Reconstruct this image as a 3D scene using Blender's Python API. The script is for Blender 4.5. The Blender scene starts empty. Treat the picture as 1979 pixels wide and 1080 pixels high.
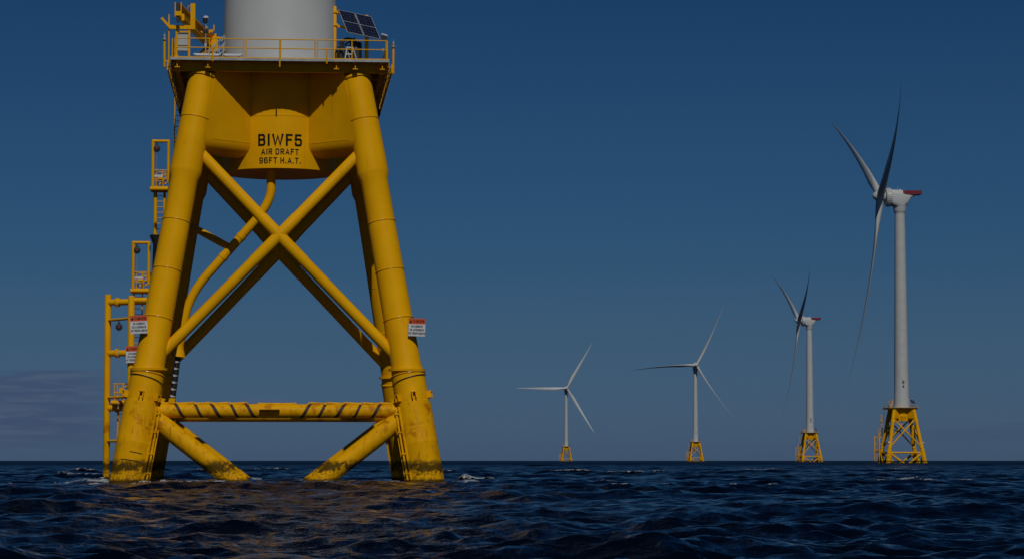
import bpy, math, random
import numpy as np
from mathutils import Vector, Matrix
random.seed(4)
R = math.radians
scn = bpy.context.scene
col = scn.collection

# ------------------------------------------------------------ camera, light, exposure
CAM_H = 1.15
cd = bpy.data.cameras.new("camera"); cam = bpy.data.objects.new("camera", cd); col.objects.link(cam)
cd.sensor_width = 36.0
cd.lens = 36.0 * 5200 / 1979
cd.clip_start = 0.5; cd.clip_end = 60000
cam.location = (0, 0, CAM_H)
cam.rotation_euler = (R(90 + 3.84), 0, 0)
scn.camera = cam

SUN_EL, SUN_HEAD = 44.0, 171.0          # heading clockwise from +Y
sl = bpy.data.lights.new("sun", 'SUN'); sun = bpy.data.objects.new("sun", sl); col.objects.link(sun)
sl.energy = 5.0; sl.angle = R(0.53); sl.color = (1.0, 0.965, 0.91)
sv = Vector((math.sin(R(SUN_HEAD)) * math.cos(R(SUN_EL)), math.cos(R(SUN_HEAD)) * math.cos(R(SUN_EL)), math.sin(R(SUN_EL))))
sun.rotation_euler = sv.to_track_quat('Z', 'Y').to_euler()
sun.location = (0, -40, 60)

scn.view_settings.view_transform = 'Standard'
scn.view_settings.look = 'None'
scn.view_settings.exposure = -1.45
scn.view_settings.gamma = 1.0

world = bpy.data.worlds.new("World"); scn.world = world; world.use_nodes = True
wt = world.node_tree; wt.nodes.clear()
def N(t, typ, **kw):
    n = t.nodes.new(typ)
    for k, v in kw.items(): setattr(n, k, v)
    return n
def ramp(t, stops, interp='LINEAR'):
    n = t.nodes.new('ShaderNodeValToRGB'); cr = n.color_ramp; cr.interpolation = interp
    while len(cr.elements) < len(stops): cr.elements.new(0.5)
    for e, (p, c) in zip(cr.elements, stops):
        e.position = p; e.color = (c[0], c[1], c[2], 1) if not isinstance(c, (int, float)) else (c, c, c, 1)
    return n
def math_n(t, op, a, b=None, c=None, clamp=False):
    n = t.nodes.new('ShaderNodeMath'); n.operation = op; n.use_clamp = clamp
    for i, v in enumerate((a, b, c)):
        if v is None: continue
        if isinstance(v, (int, float)): n.inputs[i].default_value = v
        else: t.links.new(v, n.inputs[i])
    return n.outputs[0]
def mixc(t, fac, a, b, mode='MIX'):
    n = t.nodes.new('ShaderNodeMix'); n.data_type = 'RGBA'; n.blend_type = mode
    for sock, v in ((n.inputs[0], fac), (n.inputs[6], a), (n.inputs[7], b)):
        if isinstance(v, (int, float)): sock.default_value = v
        elif isinstance(v, tuple): sock.default_value = (v[0], v[1], v[2], 1)
        else: t.links.new(v, sock)
    return n.outputs[2]

sky = N(wt, 'ShaderNodeTexSky'); sky.sky_type = 'NISHITA'; sky.sun_disc = False
sky.sun_elevation = R(SUN_EL); sky.sun_rotation = R(SUN_HEAD); sky.air_density = 1.0; sky.dust_density = 0.4; sky.ozone_density = 1.6
tc = N(wt, 'ShaderNodeTexCoord'); sx = N(wt, 'ShaderNodeSeparateXYZ'); wt.links.new(tc.outputs['Generated'], sx.inputs[0])
zz = math_n(wt, 'MAXIMUM', sx.outputs[2], 0.0)
# the clear air of that day: a deeper blue than the plain model a few degrees above the sea
SKY_STOPS = [(0.0, (0.1275, 0.2379, 0.5457)), (0.0036, (0.1267, 0.2363, 0.5408)), (0.0439, (0.1104, 0.2127, 0.4247)), (0.0823, (0.0853, 0.2014, 0.3857)), (0.13, (0.0747, 0.1908, 0.3508)), (0.1695, (0.0577, 0.173, 0.3272)), (0.4, (0.0365, 0.1137, 0.2436)), (1.0, (0.0365, 0.1137, 0.2436))]
rp = ramp(wt, SKY_STOPS); wt.links.new(zz, rp.inputs[0])
skyc = mixc(wt, 1.0, sky.outputs[0], rp.outputs[0], 'MULTIPLY')
# thin cloud banks low over the horizon, thickest to the left
az = math_n(wt, 'ARCTAN2', sx.outputs[0], sx.outputs[1])
cv = N(wt, 'ShaderNodeCombineXYZ'); wt.links.new(math_n(wt, 'MULTIPLY', az, 34.0), cv.inputs[0]); wt.links.new(math_n(wt, 'MULTIPLY', sx.outputs[2], 420.0), cv.inputs[1])
cn = N(wt, 'ShaderNodeTexNoise'); cn.inputs['Scale'].default_value = 1.0; cn.inputs['Detail'].default_value = 6; cn.inputs['Roughness'].default_value = 0.55; cn.inputs['Distortion'].default_value = 0.6
wt.links.new(cv.outputs[0], cn.inputs['Vector'])
cn2 = N(wt, 'ShaderNodeTexNoise'); cn2.inputs['Scale'].default_value = 0.4; cn2.inputs['Detail'].default_value = 4
wt.links.new(cv.outputs[0], cn2.inputs['Vector'])
def sstep(v, a, b):
    n = wt.nodes.new('ShaderNodeMapRange'); n.interpolation_type = 'SMOOTHSTEP'
    n.inputs[1].default_value = a; n.inputs[2].default_value = b
    wt.links.new(v, n.inputs[0]); return n.outputs[0]
top = math_n(wt, 'ADD', zz, math_n(wt, 'MULTIPLY', math_n(wt, 'SUBTRACT', cn2.outputs[0], 0.5), 0.020))
bank = math_n(wt, 'MULTIPLY', sstep(top, 0.0335, 0.0305), sstep(az, -0.135, -0.165))
bank = math_n(wt, 'MULTIPLY', bank, sstep(zz, 0.0, 0.012))
wisp = math_n(wt, 'MULTIPLY', sstep(cn.outputs[0], 0.50, 0.72), math_n(wt, 'MULTIPLY', sstep(zz, 0.030, 0.016), sstep(zz, 0.004, 0.014)))
veil = math_n(wt, 'ADD', math_n(wt, 'MULTIPLY', bank, math_n(wt, 'MULTIPLY_ADD', cn.outputs[0], 0.9, 0.25)), math_n(wt, 'MULTIPLY', wisp, 0.2), clamp=True)
grey = mixc(wt, sstep(cn.outputs[0], 0.42, 0.68), (0.74, 1.06, 2.30), (1.22, 1.72, 2.95))
def spot(a0, aw, z0, zw):
    da = math_n(wt, 'DIVIDE', math_n(wt, 'SUBTRACT', az, a0), aw); dz = math_n(wt, 'DIVIDE', math_n(wt, 'SUBTRACT', sx.outputs[2], z0), zw)
    r2 = math_n(wt, 'ADD', math_n(wt, 'MULTIPLY', da, da), math_n(wt, 'MULTIPLY', dz, dz))
    return math_n(wt, 'MULTIPLY', sstep(math_n(wt, 'ADD', r2, math_n(wt, 'MULTIPLY', math_n(wt, 'SUBTRACT', cn.outputs[0], .5), 3.0)), 1.1, .1), .8)
streak = spot(-.090, .0115, .0218, .0013)
lowband = math_n(wt, 'MULTIPLY', spot(.185, .04, .0095, .0042), .38)
skyc = mixc(wt, math_n(wt, 'MULTIPLY', streak, .7), skyc, (1.25, 1.80, 3.0))
skyc = mixc(wt, lowband, skyc, (.86, 1.22, 2.45))
skyc = mixc(wt, math_n(wt, 'MULTIPLY', veil, 0.86), skyc, mixc(wt, 1.0, grey, (7.0, 7.0, 7.0), 'MULTIPLY') if False else grey)
bg = N(wt, 'ShaderNodeBackground'); bg.inputs[1].default_value = 0.15
wo = N(wt, 'ShaderNodeOutputWorld')
wt.links.new(skyc, bg.inputs[0]); wt.links.new(bg.outputs[0], wo.inputs[0])

# ------------------------------------------------------------ materials
def pmat(name, color, rough=0.5, metal=0.0, spec=0.5, noise=None, bump=0.0):
    m = bpy.data.materials.new(name); m.use_nodes = True
    t = m.node_tree; b = t.nodes['Principled BSDF']
    b.inputs['Base Color'].default_value = (*color, 1); b.inputs['Roughness'].default_value = rough
    b.inputs['Metallic'].default_value = metal; b.inputs['Specular IOR Level'].default_value = spec
    if noise:
        sc, amt = noise
        g = N(t, 'ShaderNodeNewGeometry'); n = N(t, 'ShaderNodeTexNoise'); n.inputs['Scale'].default_value = sc; n.inputs['Detail'].default_value = 6
        t.links.new(g.outputs['Position'], n.inputs['Vector'])
        lo = tuple(c * (1 - amt) for c in color); hi = tuple(min(1, c * (1 + amt)) for c in color)
        r = ramp(t, [(0.3, lo), (0.7, hi)]); t.links.new(n.outputs[0], r.inputs[0]); t.links.new(r.outputs[0], b.inputs['Base Color'])
        rr = math_n(t, 'MULTIPLY_ADD', n.outputs[0], 0.2, rough - 0.1); t.links.new(rr, b.inputs['Roughness'])
    return m

YEL = (0.78, 0.385, 0.002)
def yellow_mat(name, weather):
    m = bpy.data.materials.new(name); m.use_nodes = True
    t = m.node_tree; b = t.nodes['Principled BSDF']
    tcn = N(t, 'ShaderNodeNewGeometry'); s = N(t, 'ShaderNodeSeparateXYZ'); t.links.new(tcn.outputs['Position'], s.inputs[0])
    def noise(scale, det, vec=None, rough=.55):
        n = N(t, 'ShaderNodeTexNoise'); n.inputs['Scale'].default_value = scale; n.inputs['Detail'].default_value = det; n.inputs['Roughness'].default_value = rough
        t.links.new(vec if vec is not None else tcn.outputs['Position'], n.inputs['Vector']); return n.outputs[0]
    def ss(v, a, bb):
        n = t.nodes.new('ShaderNodeMapRange'); n.interpolation_type = 'SMOOTHSTEP'
        n.inputs[1].default_value = a; n.inputs[2].default_value = bb
        t.links.new(v, n.inputs[0]); return n.outputs[0]
    n1 = noise(0.7, 5)
    r = ramp(t, [(0.3, (YEL[0] * .93, YEL[1] * .90, YEL[2])), (0.7, (YEL[0] * 1.04, YEL[1] * 1.06, YEL[2] * 1.2))]); t.links.new(n1, r.inputs[0])
    c = r.outputs[0]
    # faint vertical run-off streaks
    mp = N(t, 'ShaderNodeMapping'); mp.inputs['Scale'].default_value = (5.5, 5.5, 0.28); t.links.new(tcn.outputs['Position'], mp.inputs['Vector'])
    n2 = noise(1.0, 4, mp.outputs[0])
    c = mixc(t, math_n(t, 'MULTIPLY', ss(n2, .56, .8), 0.30), c, (0.40, 0.16, 0.004))
    n6 = noise(2.6, 8, None, .7)
    c = mixc(t, math_n(t, 'MULTIPLY', ss(n6, .60, .72), .12), c, (0.50, 0.20, 0.004))
    mp2 = N(t, 'ShaderNodeMapping'); mp2.inputs['Scale'].default_value = (9, 9, .22); mp2.inputs['Location'].default_value = (3, 7, 1); t.links.new(tcn.outputs['Position'], mp2.inputs['Vector'])
    c = mixc(t, math_n(t, 'MULTIPLY', ss(noise(1.0, 5, mp2.outputs[0], .65), .64, .74), .35), c, (0.66, 0.44, 0.10))
    rough = math_n(t, 'MULTIPLY_ADD', n1, 0.2, 0.36)
    if weather:
        # rust on the lower steel, worst between two and four metres up
        band = math_n(t, 'MULTIPLY', ss(s.outputs[2], 1.2, 2.6), ss(s.outputs[2], 4.5, 3.7))
        n3 = noise(1.5, 9, None, .68)
        rust = math_n(t, 'MULTIPLY', band, ss(n3, .50, .64)); 
        c = mixc(t, math_n(t, 'MULTIPLY', rust, .66), c, (0.34, 0.085, 0.003))
        nst = noise(1.0, 6, mp.outputs[0], .7)
        c = mixc(t, math_n(t, 'MULTIPLY', math_n(t, 'MULTIPLY', ss(nst, .52, .70), ss(s.outputs[2], 4.4, 2.8)), .60), c, (0.33, 0.10, 0.003))
        # marine growth around the waterline
        n4 = noise(2.2, 9, None, .72); n5 = noise(9.0, 5)
        zed = math_n(t, 'ADD', s.outputs[2], math_n(t, 'MULTIPLY', math_n(t, 'SUBTRACT', n4, .5), 1.1))
        growth = math_n(t, 'MULTIPLY', ss(zed, 1.25, .98), ss(n4, .33, .47))
        growth = math_n(t, 'MULTIPLY', growth, math_n(t, 'ADD', ss(zed, .50, .78), math_n(t, 'MULTIPLY', ss(n5, .46, .58), .55), clamp=True))
        c = mixc(t, math_n(t, 'MULTIPLY', growth, .9), c, (0.020, 0.018, 0.006))
        wet = ss(math_n(t, 'ADD', s.outputs[2], math_n(t, 'MULTIPLY', n4, .3)), .48, .30)
        c = mixc(t, math_n(t, 'MULTIPLY', wet, .9), c, (0.018, 0.014, 0.006))
        rough = math_n(t, 'ADD', rough, math_n(t, 'MULTIPLY', growth, .4))
    t.links.new(c, b.inputs['Base Color']); t.links.new(rough, b.inputs['Roughness'])
    b.inputs['Specular IOR Level'].default_value = 0.05
    bp = N(t, 'ShaderNodeBump'); bp.inputs['Strength'].default_value = 0.10; bp.inputs['Distance'].default_value = 0.03
    t.links.new(noise(1.6, 3), bp.inputs['Height']); t.links.new(bp.outputs[0], b.inputs['Normal'])
    return m
M = {
 'yellow': yellow_mat('yellow paint', False),
 'yellow_sea': yellow_mat('weathered yellow paint', True),
 'bead': pmat('glossy yellow weld bead', (.70, .33, .004), .16, spec=.8),
 'tower': pmat('pale grey tower paint', (.455, .465, .455), .45, spec=.25, noise=(.35, .05)),
 'blade': pmat('pale grey blade coat', (.47, .485, .48), .42, noise=(.2, .04)),
 'black': pmat('black rubber', (.012, .012, .013), .5),
 'letter': pmat('black lettering paint', (.006, .008, .008), .6, spec=.1),
 'steel': pmat('galvanised steel', (.34, .36, .35), .45, .35, noise=(3, .15)),
 'white': pmat('white paint', (.60, .61, .62), .4, noise=(4, .05)),
 'cabinet': pmat('grey cabinet paint', (.38, .40, .40), .45),
 'redpanel': pmat('orange red sign paint', (.62, .09, .02), .5),
 'red': pmat('red platform paint', (.17, .007, .018), .5, noise=(.6, .2)),
 'cell': pmat('dark solar cell', (.008, .012, .035), .15),
 'rust': pmat('rusted dark steel', (.10, .045, .010), .8, noise=(3, .4)),
 'darkbrown': pmat('painted shadow stripe brown', (.035, .018, .006), .7),  # brown that paints the shadow stripes on the horizontal brace
 'strap': pmat('white stripe', (.70, .70, .66), .5),
}

# ------------------------------------------------------------ mesh helpers
class MB:
    def __init__(s): s.v = []; s.f = []
    def add(s, vs, fs):
        o = len(s.v); s.v += [tuple(p) for p in vs]; s.f += [tuple(i + o for i in f) for f in fs]; return s
    def box(s, c, d, rot=None):
        c = Vector(c); hx, hy, hz = d[0] / 2, d[1] / 2, d[2] / 2
        vs = [Vector((x, y, z)) for x in (-hx, hx) for y in (-hy, hy) for z in (-hz, hz)]
        if rot is not None: vs = [rot @ v for v in vs]
        return s.add([c + v for v in vs], [(0, 1, 3, 2), (4, 6, 7, 5), (0, 4, 5, 1), (2, 3, 7, 6), (0, 2, 6, 4), (1, 5, 7, 3)])
    def beam(s, p, q, w, h):            # rectangular bar from p to q, w sideways, h in the upright direction
        p = Vector(p); q = Vector(q); d = (q - p); L = d.length; d.normalize()
        up = Vector((0, 0, 1)) if abs(d.z) < .95 else Vector((0, 1, 0))
        x = d.cross(up).normalized(); u = x.cross(d).normalized()
        m = Matrix((x, d, u)).transposed()
        return s.box((p + q) / 2, (w, L, h), m)
    def sweep(s, pts, rad, n=24, caps=True):
        pts = [Vector(p) for p in pts]
        if isinstance(rad, (int, float)): rad = [rad] * len(pts)
        T = []
        for i in range(len(pts)):
            a = pts[max(0, i - 1)]; b = pts[min(len(pts) - 1, i + 1)]
            T.append((b - a).normalized())
        up = Vector((0, 0, 1)) if abs(T[0].z) < .9 else Vector((0, 1, 0))
        x = T[0].cross(up).normalized(); rings = []
        for i, p in enumerate(pts):
            x = (x - T[i] * x.dot(T[i])).normalized(); y = T[i].cross(x)
            rings.append([p + (x * math.cos(2 * math.pi * k / n) + y * math.sin(2 * math.pi * k / n)) * rad[i] for k in range(n)])
        vs = [v for r in rings for v in r]; fs = []
        for i in range(len(pts) - 1):
            for k in range(n):
                a = i * n + k; b = i * n + (k + 1) % n
                fs.append((a, b, b + n, a + n))
        if caps:
            fs.append(tuple(range(n - 1, -1, -1))); fs.append(tuple((len(pts) - 1) * n + k for k in range(n)))
        return s.add(vs, fs)
    def tube(s, p, q, r, n=16): return s.sweep([p, q], r, n)
    def path(s, pts, r, n=10): return s.sweep(pts, r, n)
    def lathe(s, prof, n=48, c=(0, 0, 0), axis='z', caps=True):   # prof: (radius, height)
        vs = []; fs = []
        for r, z in prof:
            for k in range(n):
                a = 2 * math.pi * k / n; u, w = r * math.cos(a), r * math.sin(a)
                vs.append({'z': (c[0] + u, c[1] + w, c[2] + z), 'y': (c[0] + u, c[1] + z, c[2] + w), 'x': (c[0] + z, c[1] + u, c[2] + w)}[axis])
        for i in range(len(prof) - 1):
            for k in range(n):
                a = i * n + k; b = i * n + (k + 1) % n
                fs.append((a, b, b + n, a + n))
        if caps: fs.append(tuple(range(n - 1, -1, -1))); fs.append(tuple((len(prof) - 1) * n + k for k in range(n)))
        return s.add(vs, fs)
    def ball(s, c, r, n=16, sz=1.0):
        return s.lathe([(max(1e-4, r * math.sin(math.pi * i / 10)), -r * sz * math.cos(math.pi * i / 10)) for i in range(11)], n, c)
    def mirror(s, sx, sy):
        s.v = [(x * sx, y * sy, z) for x, y, z in s.v]
        if sx * sy < 0: s.f = [f[::-1] for f in s.f]
        return s
    def mesh(s, name, mat, smooth=True, angle=38):
        me = bpy.data.meshes.new(name); me.from_pydata(s.v, [], s.f); me.materials.append(M[mat])
        if smooth:
            me.polygons.foreach_set('use_smooth', [True] * len(me.polygons)); me.set_sharp_from_angle(angle=R(angle))
        me.update(); return me
def arc(p, c, q, n=8):                   # quadratic bend between two points
    p, c, q = Vector(p), Vector(c), Vector(q)
    return [p * (1 - t) ** 2 + c * 2 * t * (1 - t) + q * t * t for t in [i / n for i in range(n + 1)]]
CACHE = {}
def part(name, key, mat, fn, parent, smooth=True, angle=38):
    """one mesh object; the mesh of a key is built once and shared by every copy"""
    if key not in CACHE:
        r = fn()
        CACHE[key] = r if isinstance(r, bpy.types.Mesh) else r.mesh(name, mat, smooth, angle)
    o = bpy.data.objects.new(name, CACHE[key]); col.objects.link(o); o.parent = parent
    return o
def empty(name, loc, rz, label, cat, group=None):
    o = bpy.data.objects.new(name, None); col.objects.link(o); o.empty_display_size = .5
    o.location = loc; o.rotation_euler = (0, 0, rz); o['label'] = label; o['category'] = cat
    if group: o['group'] = group
    return o
def tag(o, label, cat, group=None):
    o['label'] = label; o['category'] = cat
    if group: o['group'] = group
    return o
def _rnd(pts, r=.16, closed=False):
    """polyline with its inner corners rounded"""
    P = [Vector((x, y)) for x, y in pts]; out = []
    n = len(P)
    for i in range(n):
        if not closed and i in (0, n - 1): out.append(P[i]); continue
        a, b, c = P[i - 1], P[i], P[(i + 1) % n]
        d = min(r, (a - b).length * .5, (c - b).length * .5)
        p, q = b + (a - b).normalized() * d, b + (c - b).normalized() * d
        for k in range(6):
            t = k / 5; out.append(p * (1 - t) ** 2 + b * 2 * t * (1 - t) + q * t * t)
    if closed: out.append(out[0].copy())
    return [(v.x, v.y) for v in out]
def _g():
    w = .5
    O = [_rnd([(0, 0), (0, 1), (w, 1), (w, 0)], .2, True)]
    return {
    'A': (.56, [[(0, 0), (.28, 1), (.56, 0)], [(.1, .30), (.46, .30)]]),
    'B': (w, [[(0, 0), (0, 1)], _rnd([(0, 1), (w - .03, 1), (w - .03, .53), (0, .53)], .17), _rnd([(0, .53), (w, .53), (w, 0), (0, 0)], .19)]),
    'C': (w, [_rnd([(w, .74), (w, 1), (0, 1), (0, 0), (w, 0), (w, .26)], .2)]),
    'D': (w, [_rnd([(0, 0), (0, 1), (w, 1), (w, 0), (0, 0)], .22)[0:1] + _rnd([(0, 0), (0, 1.0)], 0)[1:] , _rnd([(0, 1), (w, 1), (w, 0), (0, 0)], .22)]),
    'E': (.42, [[(.42, 1), (0, 1), (0, 0), (.42, 0)], [(0, .52), (.36, .52)]]),
    'F': (.42, [[(.44, 1), (0, 1), (0, 0)], [(0, .52), (.36, .52)]]),
    'G': (w, [_rnd([(w, .76), (w, 1), (0, 1), (0, 0), (w, 0), (w, .46), (.28, .46)], .18)]),
    'H': (w, [[(0, 0), (0, 1)], [(w, 0), (w, 1)], [(0, .52), (w, .52)]]),
    'I': (.0, [[(0, 0), (0, 1)]]),
    'K': (w, [[(0, 0), (0, 1)], [(w, 1), (.04, .45)], [(.18, .60), (w, 0)]]),
    'M': (.66, [[(0, 0), (0, 1), (.33, .3), (.66, 1), (.66, 0)]]),
    'N': (.52, [[(0, 0), (0, 1), (.52, 0), (.52, 1)]]),
    'O': (w, O),
    'P': (w, [[(0, 0), (0, 1)], _rnd([(0, 1), (w, 1), (w, .45), (0, .45)], .2)]),
    'R': (w, [[(0, 0), (0, 1)], _rnd([(0, 1), (w, 1), (w, .47), (0, .47)], .2), [(.24, .47), (w, 0)]]),
    'S': (w, [_rnd([(w, .78), (w, 1), (0, 1), (0, .53), (w, .53), (w, 0), (0, 0), (0, .22)], .17)]),
    'T': (.5, [[(0, 1), (.5, 1)], [(.25, 1), (.25, 0)]]),
    'W': (.84, [[(0, 1), (.20, 0), (.42, .9), (.64, 0), (.84, 1)]]),
    '1': (.24, [[(0, .78), (.24, 1), (.24, 0)]]),
    '2': (w, [_rnd([(0, .76), (0, 1), (w, 1), (w, .6), (0, .12), (0, 0), (w, 0)], .16)]),
    '3': (w, [_rnd([(0, .8), (0, 1), (w, 1), (w, .60), (.22, .53), (w, .46), (w, 0), (0, 0), (0, .2)], .15)]),
    '4': (.54, [[(.38, 0), (.38, 1)], [(.36, 1), (.02, .30)], [(0, .30), (.54, .30)]]),
    '5': (w, [_rnd([(.46, 1), (.03, 1), (0, .56), (w, .58), (w, 0), (0, 0), (0, .18)], .17)[0:1] + [(.03, 1), (.0, .52)], _rnd([(0, .56), (w, .60), (w, 0), (0, 0), (0, .2)], .18)]),
    '6': (w, [_rnd([(w - .02, .95), (w - .1, 1), (0, 1), (0, .5), (0, .3)], .2), _rnd([(0, .58), (w, .58), (w, 0), (0, 0)], .18, True)]),
    '9': (w, [_rnd([(.02, .05), (.1, 0), (w, 0), (w, .5), (w, .7)], .2), _rnd([(0, .42), (w, .42), (w, 1), (0, 1)], .18, True)]),
    '.': (.0, [[(0, -.0), (0, .07)]]),
    }
GLYPH = _g()
def text_mesh(name, lines, mat, bend=None, weight=.172, wide=1.10, gap=.175):
    """lines: (string, x, z, height), painted stroke by stroke; flat in XZ facing -Y, or wrapped round a cylinder of radius bend"""
    mb = MB(); lift = 0
    for s, x0, z0, h in lines:
        t = weight * h; hh = h - t
        adv = [(.30 * h * wide if ch == ' ' else (GLYPH[ch][0] * hh * wide + t + gap * h * wide)) for ch in s]
        x = x0 - (sum(adv) - gap * h * wide) / 2
        for ch, ad in zip(s, adv):
            if ch != ' ':
                for pl in GLYPH[ch][1]:
                    P = [Vector((x + t / 2 + p[0] * hh * wide, z0 - hh / 2 + p[1] * hh)) for p in pl]
                    P = [p for i, p in enumerate(P) if i == 0 or (p - P[i - 1]).length > 1e-5]
                    closed = (P[0] - P[-1]).length < 1e-4
                    if closed: P = P[:-1]
                    n = len(P); lift = (lift + 1) % 6; Ls = []; Rs = []
                    for i in range(n):
                        a = P[i - 1] if (i > 0 or closed) else None; c = P[(i + 1) % n] if (i < n - 1 or closed) else None
                        d1 = (P[i] - a).normalized() if a is not None else (c - P[i]).normalized(); d2 = (c - P[i]).normalized() if c is not None else d1
                        n1 = Vector((-d1.y, d1.x)); n2 = Vector((-d2.y, d2.x)); m = (n1 + n2); m = m.normalized() if m.length > 1e-6 else n1
                        k = min(1.9, 1 / max(.3, m.dot(n1))); q = P[i].copy()
                        if a is None: q -= d2 * t / 2
                        if c is None: q += d1 * t / 2
                        Ls.append(q + m * (t / 2 * k)); Rs.append(q - m * (t / 2 * k))
                    yy = -.0006 * lift; vs = []
                    for L, Rr in zip(Ls, Rs): vs += [(L.x, yy, L.y), (Rr.x, yy, Rr.y)]
                    fs = [(2 * i, 2 * i + 1, 2 * i + 3, 2 * i + 2) for i in range(n - 1)]
                    if closed: fs.append((2 * n - 2, 2 * n - 1, 1, 0))
                    mb.add(vs, fs)
            x += ad
    if bend: mb.v = [((bend - y) * math.sin(x / bend), -(bend - y) * math.cos(x / bend), z) for x, y, z in mb.v]
    return mb.mesh(name, mat, smooth=False)

# ------------------------------------------------------------ the sea
def build_sea():
    rng = np.random.default_rng(11)
    # rows: distances from the viewer, fine where the waves are seen, out past the horizon
    rows = [3.0]
    while rows[-1] < 14000:
        d = rows[-1]
        if d < 24: st = .35
        elif d < 70: st = .055 + (d - 24) * .0011
        elif d < 220: st = .11 + (d - 70) * .0016
        elif d < 3000: st = .35 + (d - 220) * .0026
        else: st = d * .011
        rows.append(d + st)
    rows = np.array(rows)
    half = R(13.5); mid = np.linspace(-half, half, 880)
    out = []; a = half; st = mid[1] - mid[0]
    while a < math.pi - .02:
        st = min(st * 1.16, .13); a += st; out.append(min(a, math.pi - .001))
    out = np.array(out)
    ang = np.concatenate([-out[::-1], mid, out])
    nr, nc = len(rows), len(ang)
    A, D = np.meshgrid(ang, rows)
    X = D * np.sin(A); Y = D * np.cos(A)
    dr = np.gradient(rows)[:, None] * np.ones((1, nc)); dcol = D * np.gradient(ang)[None, :]
    cell = np.maximum(dr, dcol)
    H = np.zeros_like(X); DX = np.zeros_like(X); DY = np.zeros_like(X)
    n = 150
    lam = .20 * (13.0 / .20) ** (np.arange(n) / (n - 1.0)) * rng.uniform(.94, 1.06, n)
    head = R(-100) + rng.normal(0, 1, n) * np.where(lam > 4, .50, .85)
    for L, th in zip(lam, head):
        k = 2 * math.pi / L
        st = .0193 * (.78 if L > 5 else 1.15 if L > 1.8 else 1.75)
        a = st / k
        w = np.clip((L / cell - 2.2) / 2.5, 0, 1)
        ph = k * (X * math.cos(th) + Y * math.sin(th)) + rng.uniform(0, 6.283)
        c, s_ = np.cos(ph), np.sin(ph)
        H += a * w * c; DX -= .8 * a * w * s_ * math.cos(th); DY -= .8 * a * w * s_ * math.sin(th)
    # local gusts: patches of rougher and calmer water
    g = 1 + .25 * np.sin(X * .11 + 1.3) * np.sin(Y * .065 + .4) + .15 * np.sin(X * .31 - Y * .13)
    H *= g
    # a small breaking crest to the right of the near foundation
    def bump(cx, cy, wx, wy, h):
        return h * np.exp(-((X - cx) / wx) ** 2 - ((Y - cy) / wy) ** 2)
    br = bump(-1.75, 137.5, 1.25, .5, .27) + bump(-2.35, 137.3, .40, .45, .22) + bump(-1.0, 137.6, .6, .5, .10)
    H += br
    foam = np.clip(br * 2.6, 0, .70)
    # foam wherever a crest is steep and high
    sd = H[(D > 40) & (D < 150)].std()
    crest = np.clip(H / (2.75 * sd) - 1.0, 0, 1) * (D > 42) * (D < 300)
    foam = np.maximum(foam, np.clip(crest * 2.6, 0, .55))
    # wash round the legs of the near foundation
    aa = math.atan2(538 - 989.5, 5200); ca, sa = math.cos(aa), math.sin(aa)
    def world(lx, ly): return (lx * ca + (140 + ly) * sa, -lx * sa + (140 + ly) * ca)
    for lx, ly, rr in ((-7.3, -7.3, 1.25), (7.3, -7.3, 1.3), (-7.3, 7.3, 1.3), (7.3, 7.3, 1.2), (-1.8, -7.4, 1.1), (1.8, -7.4, 1.0), (-1.7, 7.4, 1.3), (1.7, 7.4, 1.3)):
        wx, wy = world(lx, ly); q = np.hypot((X - wx) / 1.5, Y - wy)
        foam = np.maximum(foam, np.clip(1.0 - np.abs(q - rr * .9) / .9, 0, 1) * .66)
    for lx, ly, sx_, sy_, v in ((-9.6, -1.0, 2.4, 3.0, .62), (-3.5, 2.5, 2.6, 2.5, .50), (-.2, -2.0, 1.6, 3, .55), (1.5, 6, 3, 3, .4), (9.6, -6.6, 1.1, 1.2, .5), (-4.5, -9.5, 1.5, .7, .35), (9.6, -1.6, 2.2, 1.0, .5), (-1.0, 17, 4, 3, .5), (-6, 13, 2, 3, .5), (2.5, 24, 3, 3, .45)):
        wx, wy = world(lx, ly)
        foam = np.maximum(foam, 1.4 * v * np.exp(-((X - wx) / sx_) ** 2 - ((Y - wy) / sy_) ** 2))
    V = np.stack([X + DX * g, Y + DY * g, H], -1).reshape(-1, 3).astype(np.float32)
    i = np.arange(nr - 1)[:, None] * nc + np.arange(nc - 1)[None, :]
    F = np.stack([i, i + 1, i + nc + 1, i + nc], -1).reshape(-1, 4)
    j = np.arange(nr - 1) * nc
    F = np.concatenate([F, np.stack([j + nc - 1, j, j + nc, j + 2 * nc - 1], -1)])
    me = bpy.data.meshes.new('sea'); nv, nf = len(V), len(F)
    me.vertices.add(nv); me.vertices.foreach_set('co', V.ravel())
    me.loops.add(nf * 4); me.loops.foreach_set('vertex_index', F.ravel().astype(np.int32))
    me.polygons.add(nf); me.polygons.foreach_set('loop_start', (np.arange(nf) * 4).astype(np.int32))
    me.polygons.foreach_set('use_smooth', np.ones(nf, bool))
    me.update(calc_edges=True)
    at = me.attributes.new('foam', 'FLOAT', 'POINT'); at.data.foreach_set('value', foam.ravel().astype(np.float32))
    m = bpy.data.materials.new('sea water'); m.use_nodes = True; t = m.node_tree; b = t.nodes['Principled BSDF']
    b.inputs['IOR'].default_value = 1.333; b.inputs['Specular IOR Level'].default_value = 0.34
    g = N(t, 'ShaderNodeNewGeometry'); P = g.outputs['Position']
    def noise(scale, det, sc=(1, 1, 1), rough=.55):
        mp = N(t, 'ShaderNodeMapping'); mp.inputs['Scale'].default_value = sc; t.links.new(P, mp.inputs['Vector'])
        nn = N(t, 'ShaderNodeTexNoise'); nn.inputs['Scale'].default_value = scale; nn.inputs['Detail'].default_value = det; nn.inputs['Roughness'].default_value = rough
        t.links.new(mp.outputs[0], nn.inputs['Vector']); return nn.outputs[0]
    big = noise(.06, 3, (1, .6, 1))
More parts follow.
